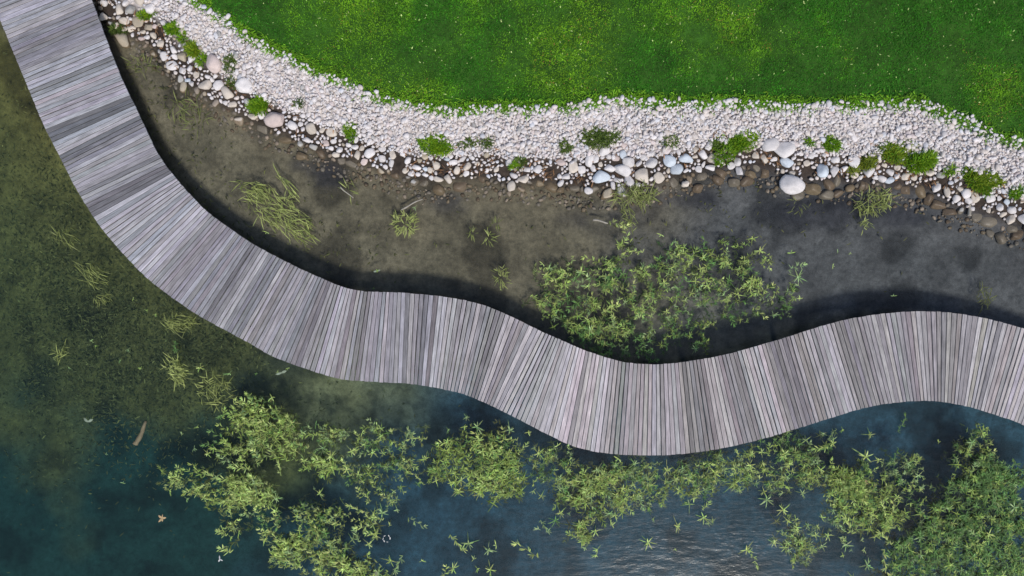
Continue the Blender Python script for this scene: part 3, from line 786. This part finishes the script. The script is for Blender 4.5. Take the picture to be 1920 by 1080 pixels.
PATCH = [ # polygon px, count, size range, tone weights (pale lime, yellow green, grey green, deep green), kinds weights, place phrase
    ([(1010, 490), (1060, 488), (1125, 500), (1150, 462), (1180, 455), (1190, 500), (1230, 560), (1220, 620), (1150, 640), (1070, 630), (1020, 600), (1000, 550)], 120, (.75, 1.15), (.4, .3, .1, .2), (.5, .4, .1), 'in left half of bed above boardwalk dip'),
    ([(1190, 500), (1250, 470), (1300, 455), (1400, 462), (1440, 480), (1440, 540), (1330, 560), (1230, 580)], 85, (.7, 1.1), (.4, .3, .15, .15), (.5, .4, .1), 'in right half of bed above boardwalk dip'),
    ([(1230, 575), (1440, 540), (1500, 520), (1505, 570), (1450, 600), (1340, 605), (1250, 640), (1200, 640)], 62, (.6, .95), (.15, .25, .3, .3), (.5, .3, .2), 'at lower fringe of bed above boardwalk dip'),
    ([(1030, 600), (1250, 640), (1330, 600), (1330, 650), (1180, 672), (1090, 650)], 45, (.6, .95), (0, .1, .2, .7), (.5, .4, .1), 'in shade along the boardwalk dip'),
    ([(420, 800), (440, 760), (500, 740), (525, 775), (560, 800), (600, 800), (632, 840), (645, 895), (590, 895), (520, 880), (440, 872), (408, 835)], 150, (.8, 1.2), (.4, .42, .08, .1), (.4, .5, .1), 'in upper lobe of lower left bed'),
    ([(308, 880), (330, 862), (400, 900), (440, 890), (500, 900), (520, 930), (470, 950), (440, 962), (380, 945), (330, 915)], 95, (.75, 1.15), (.55, .35, .1, 0), (.4, .5, .1), 'in left tip of lower left bed'),
    ([(440, 940), (520, 925), (560, 950), (640, 945), (715, 965), (700, 1010), (640, 1040), (560, 995), (480, 975)], 85, (.7, 1.05), (.4, .2, .25, .15), (.4, .5, .1), 'in thin middle of lower left bed'),
    ([(400, 985), (450, 985), (520, 1000), (590, 1015), (640, 1045), (700, 1060), (740, 1100), (620, 1100), (540, 1060), (470, 1030), (420, 1010)], 125, (.8, 1.2), (.5, .45, .05, 0), (.4, .5, .1), 'in lowest band of lower left bed'),
    ([(645, 830), (700, 800), (790, 815), (800, 900), (780, 940), (690, 950), (650, 900)], 62, (.65, 1.0), (.5, .2, .2, .1), (.4, .35, .25), 'left of round bed below boardwalk middle'),
    ([(820, 840), (870, 815), (940, 815), (980, 850), (985, 920), (930, 935), (850, 930), (810, 900)], 130, (.85, 1.2), (.35, .55, 0, .1), (.7, .3, 0), 'in round bright bed below boardwalk middle'),
    ([(985, 830), (1060, 850), (1110, 870), (1100, 900), (1030, 920), (990, 890)], 40, (.65, .95), (.2, .2, .3, .3), (.6, .2, .2), 'between the two beds below boardwalk'),
    ([(1030, 915), (1080, 890), (1150, 890), (1175, 940), (1165, 965), (1100, 965), (1060, 950)], 85, (.8, 1.15), (.4, .45, .05, .1), (.7, .3, 0), 'in second bright bed below boardwalk trough'),
    ([(1120, 870), (1240, 865), (1270, 890), (1265, 950), (1200, 955), (1170, 900)], 62, (.65, 1.0), (.3, .3, .2, .2), (.7, .2, .1), 'in fringe right of second bright bed'),
    ([(1070, 980), (1110, 975), (1122, 1005), (1090, 1015)], 16, (.85, 1.15), (.7, .3, 0, 0), (.8, .2, 0), 'in small clump under second bright bed'),
    ([(1280, 860), (1360, 850), (1450, 845), (1560, 860), (1570, 900), (1500, 920), (1400, 915), (1330, 905)], 95, (.65, 1.05), (.3, .3, .2, .2), (.7, .2, .1), 'in strip under right boardwalk rise'),
    ([(1235, 872), (1300, 862), (1345, 890), (1330, 935), (1270, 945)], 34, (.65, 1.0), (.3, .3, .2, .2), (.6, .3, .1), 'joining second bright bed and right strip'),
    ([(560, 800), (640, 790), (720, 800), (700, 850), (640, 860)], 26, (.6, .95), (.3, .2, .3, .2), (.4, .4, .2), 'joining lower left bed and loose weed'),
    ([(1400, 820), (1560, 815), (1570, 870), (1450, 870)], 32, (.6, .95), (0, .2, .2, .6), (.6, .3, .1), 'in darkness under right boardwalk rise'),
    ([(1560, 880), (1640, 880), (1690, 920), (1700, 970), (1660, 1000), (1600, 985), (1550, 930)], 130, (.75, 1.15), (.2, .65, .05, .1), (.7, .3, 0), 'in sloping bed below right boardwalk rise'),
    ([(1455, 1000), (1490, 965), (1540, 985), (1550, 1050), (1530, 1080), (1480, 1040)], 34, (.75, 1.1), (.5, .2, .3, 0), (.7, .2, .1), 'in pale cluster amid open blue water'),
    ([(1540, 920), (1600, 960), (1640, 1010), (1590, 1040), (1530, 970)], 16, (.6, .9), (.2, 0, .8, 0), (.6, .2, .2), 'in sparse weed left of big corner mass'),
    ([(1660, 1100), (1680, 1020), (1720, 985), (1760, 950), (1780, 920), (1850, 860), (1930, 900), (1940, 1100)], 520, (.75, 1.15), (.02, .22, .04, .72), (.75, .25, 0), 'in big dense lower right corner mass'),
    ([(1650, 860), (1730, 850), (1760, 920), (1700, 960), (1680, 920)], 36, (.55, .9), (.1, .2, .5, .2), (.6, .2, .2), 'in thin weed above big corner mass'),
    ([(1790, 850), (1830, 800), (1870, 830), (1860, 880), (1800, 900)], 30, (.6, .95), (.1, .4, .2, .3), (.7, .3, 0), 'in upper tip of big corner mass'),
]
SCATTER = """1158 420 0.8 1;1175 440 .8 1;1165 458 .8 1;1410 448 .75 0;1425 470 .9 0;1482 475 .8 2;1490 500 .85 1;1495 520 1 0;1500 560 .7 2;1405 540 .7 0;1425 530 .5 0;1018 495 .7 2;1270 465 .8 2;1240 440 .7 2;1265 452 .7 2
510 745 1 2;545 790 .6 2;480 758 .8 1;592 795 .7 2;610 800 .5 2;365 840 .8 2;390 850 .6 0;650 878 .9 0;370 800 .5 2;340 815 .5 2;318 920 .7 2;350 935 .7 2;480 905 1 0;600 925 .7 0;588 915 .4 2;690 985 .9 1;700 970 .8 0;718 960 1 0;745 955 .8 2;730 985 .6 2
780 978 .8 1;855 1015 .9 1;878 1018 1.05 0;915 1030 .9 0;930 1022 .8 2;990 1030 1 1;970 1018 .6 2;888 1048 .8 2;895 1066 .7 2;850 1065 .9 0;920 1068 .9 0;835 1072 .7 1;790 1052 .6 2;732 1050 .8 0;748 1055 .9 1;692 1018 .7 0;1010 992 .8 2;1020 985 .7 1;1040 975 .9 0;1050 960 .8 0;1148 985 .8 2;1145 978 .5 2;1098 1028 .7 2;1120 1030 .9 2;1118 1040 .9 2;1215 1015 1 0;1270 985 .8 0;1225 972 .6 2;1265 1030 .4 2;1000 920 .8 2;1015 930 .7 0;660 845 .8 0;692 828 .8 2;735 810 .8 2;770 815 .9 2;680 810 .7 2
1318 970 1 0;1328 982 .7 2;1335 975 .5 0;1292 945 .9 0;1300 935 .8 2;1400 1030 .95 0;1410 1040 .7 1;1468 955 .95 0;1435 935 1.1 0;1375 905 1.05 0;1340 885 1.1 0;1355 875 .9 2;1540 970 .9 2;1585 1020 .85 0;1590 985 1.1 1;1615 975 .8 1;1625 1060 .9 0;1655 1050 1.0 1;1640 1005 .8 0;1660 1010 .9 1;1620 1030 .7 2;1575 1008 .7 2;1580 1040 .6 2;1600 1085 .7 0
1622 855 1.2 0;1645 862 .7 0;1700 870 .8 0;1720 890 .8 0;1685 900 .8 0;1710 905 .7 1;1580 805 .6 2;1690 795 .7 1;1630 815 .7 0;1760 830 .6 2;1820 830 1 0;1840 812 .8 0;1790 860 .7 0;1730 880 .7 2;1560 830 .8 0;1510 825 .8 0;1540 840 .8 1;1470 850 .9 0;1850 1000 1 0;1900 950 1.1 0
708 508 .5 2;778 388 .7 2;1570 470 .4 2;1595 475 .4 2;1562 498 .5 2;1675 555 .6 2;1160 860 .9 2;1190 870 .8 0;1250 880 .9 0;1068 862 .9 2;1120 880 .8 0;1045 835 .7 2;990 810 .8 2;955 805 .8 0;895 800 1 0;870 800 .8 2;840 805 .6 2;875 782 .5 0;1010 850 .9 0;1030 845 .7 2
170 640 .5 2;240 655 .6 2;178 650 .45 2;225 675 .45 2;275 583 .5 2;290 590 .5 2;250 560 .4 2;540 690 .5 2;480 700 .4 2;520 698 .45 2;440 450 .5 0;500 435 .6 2;415 430 .4 2;230 905 .5 2;200 850 .4 2;130 690 .4 2;265 690 .5 2;700 540 .4 2;330 648 .6 1;375 690 .6 0;430 700 .8 2;455 770 .8 2"""
sprigs = []
def place(px):
    return px
def pick(w, opts): return random.choices(opts, w)[0]
TN = list(TONES)
for poly, n, sz, tw, kw, place_ in PATCH:
    nk = int(n * (1.08 if poly[0][0] < 500 else 1.35)); pts_ = sample_poly(poly, int(n * 2.3)); dens = vnoise(pts_[:, 0], pts_[:, 1], .022, 7.7, 2)
    for x, y in pts_[np.argsort(-dens * (0 if n > 400 or (poly[0][0] > 1000 and poly[0][1] < 610) else .28) + rng.normal(size=len(dens)) * .12)[:nk]] + rng.normal(size=(nk, 2)) * 7:
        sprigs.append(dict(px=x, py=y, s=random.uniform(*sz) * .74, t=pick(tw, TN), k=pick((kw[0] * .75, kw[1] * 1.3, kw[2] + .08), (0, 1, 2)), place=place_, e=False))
SC_ZONE = [((1000, 400, 1600, 640), 'drifting near bed above boardwalk dip'), ((640, 700, 1000, 960), 'floating apart below the boardwalk middle'), ((640, 960, 960, 1090), 'alone in dark water at bottom middle'),
           ((960, 960, 1290, 1090), 'floating alone below second bright bed'), ((1000, 820, 1290, 960), 'close under the boardwalk trough'), ((1280, 840, 1480, 960), 'on outer edge of right boardwalk strip'), ((1280, 960, 1480, 1090), 'adrift in open blue water bottom right'),
           ((1480, 940, 1680, 1090), 'in gap left of big corner mass'), ((1480, 780, 1930, 1010), 'in loose weed under right boardwalk hump'), ((290, 730, 660, 960), 'around the lower left bed'),
           ((0, 400, 320, 960), 'adrift in olive water at left'), ((320, 540, 660, 800), 'in dim water under boardwalk slope'), ((0, 0, 1930, 1090), 'in brown shallows between bank and boardwalk')]
for item in SCATTER.replace('\n', ';').split(';'):
    a = list(map(float, item.split())); px, py = a[0], a[1]
    pl = next(t for (x0, y0, x1, y1), t in SC_ZONE if x0 <= px < x1 and y0 <= py < y1)
    left = px < 330 or (py < 600 and px < 900)
    sprigs.append(dict(px=px, py=py, s=a[2], t=pick((.55, .1, .3, .05) if not left else (.3, .3, .4, 0), TN), k=int(a[3]), place=pl, e=True))
for s in sprigs: s['x'], s['y'], _ = P(s['px'], s['py'], .05)
ok = ~on_deck([s['x'] for s in sprigs], [s['y'] for s in sprigs])
sprigs = [s for s, k in zip(sprigs, ok) if k]
XY = np.array([(s['px'], s['py']) for s in sprigs])
for s in sprigs:
    d = np.hypot(XY[:, 0] - s['px'], XY[:, 1] - s['py']); s['room'] = np.sort(d)[min(4, len(d) - 1)]
    s['rank'] = (1000 if s['e'] else 0) + s['s'] * 20 + min(s['room'], 40)
    s['rot'] = random.uniform(0, 6.28) if s['px'] > 740 or s['py'] < 700 else random.gauss(R(150), .7); s['sx'] = random.uniform(.8, 1.25); s['z'] = random.uniform(-.02, .035); s['v'] = random.randrange(5)
vis = [s for s in sprigs if -5 < s['px'] < 1925 and s['py'] < 1085]
solo = sorted(vis, key=lambda s: -s['rank'])[:295]
sid = {id(s) for s in solo}
labels = {}
for s in solo:
    size = 'large' if s['s'] > .98 else 'medium' if s['s'] > .78 else 'small'
    shape = ('starry', 'feathery', 'forked')[s['k']]
    s['z'] += .035
    s['lab'] = f"{size} {shape} {s['t']} sprig {s['place']}"; labels.setdefault(s['lab'], []).append(s)
separate(labels, 'sprig')
for s in solo:
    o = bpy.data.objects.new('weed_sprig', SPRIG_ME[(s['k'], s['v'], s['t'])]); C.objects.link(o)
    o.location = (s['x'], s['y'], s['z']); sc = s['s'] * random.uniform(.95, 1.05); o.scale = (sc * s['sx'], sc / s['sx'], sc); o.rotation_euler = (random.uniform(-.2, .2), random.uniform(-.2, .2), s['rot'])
    tag(o, s['lab'], 'water weed', 'pond weed sprigs on the water')
def build_weed():
    parts = []
    def put(s, z, f):
        v, q, t, c = SPR[s['k']][s['v']]; a = s['rot'] + (0 if f == 1 else 1.3); cs, sn = math.cos(a), math.sin(a); w = v * s['s']
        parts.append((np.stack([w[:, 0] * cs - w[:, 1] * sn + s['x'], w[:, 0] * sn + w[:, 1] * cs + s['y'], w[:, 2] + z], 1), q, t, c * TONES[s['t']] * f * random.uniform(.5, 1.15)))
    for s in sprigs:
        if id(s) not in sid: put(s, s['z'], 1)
        if not s['e'] and random.random() < .75:                                # added lower leaves, colour darkened to stand for the mat's own shade
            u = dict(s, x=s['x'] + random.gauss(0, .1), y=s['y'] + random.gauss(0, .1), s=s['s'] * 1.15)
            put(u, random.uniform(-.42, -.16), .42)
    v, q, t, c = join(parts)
    o = link('pond_weed', mesh_np('pond_weed', v, [q, t], c, True), M['weed'])
    tag(o, 'dense tangled mats of lime green pond weed on both sides of the boardwalk', 'water weed', kind='stuff')
build_weed()

# weed growing on the bed, well under the surface
def build_submerged():
    pts = []
    for (cx, cy, sx, sy, n) in [(190, 600, 130, 130, 6500), (60, 480, 70, 170, 2600), (230, 700, 110, 80, 1600), (380, 640, 60, 40, 700), (560, 470, 120, 50, 200), (320, 200, 70, 70, 260), (1300, 420, 200, 60, 160), (480, 820, 140, 100, 500)]:
        pts.append(np.stack([rng.normal(cx, sx, n), rng.normal(cy, sy, n)], 1))
    p = np.concatenate(pts); x = (p[:, 0] - 960) * K; y = (540 - p[:, 1]) * K
    z, dw, dl = ground(x, y); k = dw < -.4; x, y, z = x[k], y[k], z[k]; n = len(x)
    zz = np.minimum(z + rng.uniform(.0, .45, n) * (rng.random(n) < .6), -.12)
    col = np.array([[.115, .12, .040]]) * np.exp(.30 * rng.normal(size=(n, 1)))
    v, q, t, c = blades(np.stack([x, y, zz], 1), rng.uniform(0, 6.3, n), rng.uniform(.1, .8, n), rng.uniform(.06, .17, n), rng.uniform(.02, .04, n), rng.uniform(.1, .5, n), col)
    o = link('submerged_weed', mesh_np('submerged_weed', v, [q, t], c, True), M['sub'])
    tag(o, 'dim olive weed growing under the surface of the left pond', 'water weed', kind='stuff')
build_submerged()

# ------------------------------------------------------------------ flotsam
def stick(px, py, px2, py2, r, z, mat, lab, name='stick', cat='stick'):
    a, b = Vector(P(px, py, z)), Vector(P(px2, py2, z)); d = (b - a); L = d.length; rings = 9; V, F = [], []
    side = Vector((-d.y, d.x, 0)).normalized(); up = Vector((0, 0, 1)); mid = (a + b) / 2
    for i in range(rings):
        t = i / (rings - 1); c = a + d * t - mid + side * (math.sin(t * 5 + px) * L * .03)
        rr = r * (1 - .45 * t) * (1 + .12 * math.sin(i * 2.1 + px))
        for k in range(8):
            an = k * math.pi / 4; V.append(c + side * math.cos(an) * rr + up * math.sin(an) * rr)
    for i in range(rings - 1):
        for k in range(8): F.append((i * 8 + k, i * 8 + (k + 1) % 8, i * 8 + 8 + (k + 1) % 8, i * 8 + 8 + k))
    caps = np.array([list(range(7, -1, -1)), [len(V) - 8 + k for k in range(8)]])
    o = link(name, mesh_np(name, V, [np.array(F), caps], None, True), mat, loc=mid); tag(o, lab, cat)
def leafy(px, py, n, ln, wd, mat, lab, name, cat, el=(.1, .6), ring=False):
    p = P(px, py, .02); az = np.linspace(0, 6.28, n, endpoint=False) + rng.normal(size=n) * .3
    base = np.zeros((n, 3))
    if ring: base = np.stack([.09 * np.cos(az), .09 * np.sin(az), np.zeros(n)], 1); az = az + math.pi / 2
    v, q, t, c = blades(base, az, rng.uniform(*el, n), rng.uniform(*ln, n), rng.uniform(*wd, n), rng.uniform(.1, .5, n), np.ones((n, 3)))
    v = v + np.array([0, 0, .015])
    o = link(name, mesh_np(name, v, [q, t], c, True), mat, loc=(p[0], p[1], .0)); tag(o, lab, cat)
stick(254, 833, 275, 790, .075, -.10, M['log'], 'short waterlogged stick lying in the dark green water at the lower left')
stick(1818, 405, 1817, 378, .05, .03, M['twig'], 'pale upright stick in the water below a white stone at the right bank')
stick(752, 392, 792, 374, .025, .05, M['twig'], 'bleached twig above the small round lime tussock')
stick(1112, 412, 1140, 418, .03, .03, M['twig'], 'short white twig floating below the mid bank stones')
stick(638, 350, 662, 372, .02, .05, M['twig'], 'thin yellowish straw right of the big tussock')
leafy(165, 791, 2, (.14, .2), (.06, .08), M['paleleaf'], 'pale curled leaf floating in the dark green water at the left', 'floating_leaf', 'leaf')
leafy(304, 972, 5, (.06, .2), (.03, .07), M['drift'], 'orange brown dead leaf floating left of the weed beds', 'floating_leaf', 'leaf')
leafy(412, 1049, 3, (.08, .17), (.03, .05), M['petal'], 'white frayed plant scrap floating below the lowest weed band', 'plant_scrap', 'plant scrap')
leafy(725, 1010, 7, (.05, .08), (.016, .026), M['petal'], 'white curled ring of a plant scrap right of the lower left weed', 'plant_scrap', 'plant scrap', ring=True)
leafy(703, 1076, 6, (.06, .2), (.05, .11), M['twig'], 'pale crumpled scrap at the bottom edge among lime weed', 'plant_scrap', 'plant scrap')
leafy(707, 508, 2, (.1, .16), (.04, .06), M['paleleaf'], 'small pale leaf floating just above the boardwalk kink', 'floating_leaf', 'leaf')
leafy(528, 699, 2, (.14, .2), (.06, .08), M['paleleaf'], 'green oval leaf floating just below the boardwalk slope', 'floating_leaf', 'leaf')
leafy(1622, 905, 5, (.06, .12), (.03, .05), M['drift'], 'small dead brown scrap on the sloping right weed bed', 'plant_scrap', 'plant scrap')
def build_litter():
    n = 2600; px = rng.uniform(180, 1940, n); u = rng.normal(.12, .16, n)
    py = np.interp(px, WATERP[:, 0], WATERP[:, 1]) * (1 - u) + np.interp(px, LAWNP[:, 0], LAWNP[:, 1]) * u
    clump = vnoise(px, py, .03, 3.3, 2) + rng.normal(size=n) * .12 > .05
    px, py = px[clump], py[clump]; n = len(px); x, y = (px - 960) * K, (540 - py) * K; z = ground(x, y)[0]
    k = z > 0; x, y, z = x[k], y[k], z[k]; n = len(x)
    col = np.array([[.20, .11, .055]]) * np.exp(.5 * rng.normal(size=(n, 1)))
    v, q, t, c = blades(np.stack([x, y, z + rng.uniform(.03, .1, n)], 1), rng.uniform(0, 6.3, n), rng.uniform(-.1, .3, n), rng.uniform(.05, .2, n), rng.uniform(.012, .035, n), rng.uniform(0, .4, n), col)
    tag(link('leaf_litter', mesh_np('leaf_litter', v, [q, t], c, True), M['sub']), 'brown dead leaf and stalk litter caught between waterline cobbles', 'litter', kind='stuff')
build_litter()

# ------------------------------------------------------------------ light, sky, camera
SUN_EL, SUN_AZ = 53.0, 158.0      # azimuth clockwise from north (image top)
w = bpy.data.worlds.new('World'); bpy.context.scene.world = w; w.use_nodes = True
nt = w.node_tree; bg = nt.nodes['Background']
sky = nt.nodes.new('ShaderNodeTexSky'); sky.sky_type = 'NISHITA'; sky.sun_disc = False
sky.sun_elevation = R(SUN_EL); sky.sun_rotation = R(SUN_AZ); sky.air_density = 1.0; sky.dust_density = 1.5
nt.links.new(sky.outputs[0], bg.inputs['Color']); bg.inputs['Strength'].default_value = 0.14
L = bpy.data.lights.new('sun', 'SUN'); L.energy = 2.7; L.angle = R(10); L.color = (1.0, .95, .88)
lo = bpy.data.objects.new('sun', L); C.objects.link(lo)
d = Vector((math.sin(R(SUN_AZ)) * math.cos(R(SUN_EL)), math.cos(R(SUN_AZ)) * math.cos(R(SUN_EL)), math.sin(R(SUN_EL))))
lo.rotation_euler = d.to_track_quat('Z', 'Y').to_euler(); lo.location = d * 60

cam = bpy.data.cameras.new('camera'); co = bpy.data.objects.new('camera', cam); C.objects.link(co)
co.location = (0, 0, CAM_H); cam.sensor_width = 36; cam.lens = 36 * CAM_H / FRAME_W; cam.clip_end = 2000
sc = bpy.context.scene; sc.camera = co
sc.view_settings.view_transform = 'Standard'; sc.view_settings.look = 'None'; sc.view_settings.exposure = 0.0; sc.view_settings.gamma = 1.0
sc.cycles.max_bounces = 8; sc.cycles.transparent_max_bounces = 16; sc.cycles.volume_bounces = 1
sc.cycles.use_denoising = True
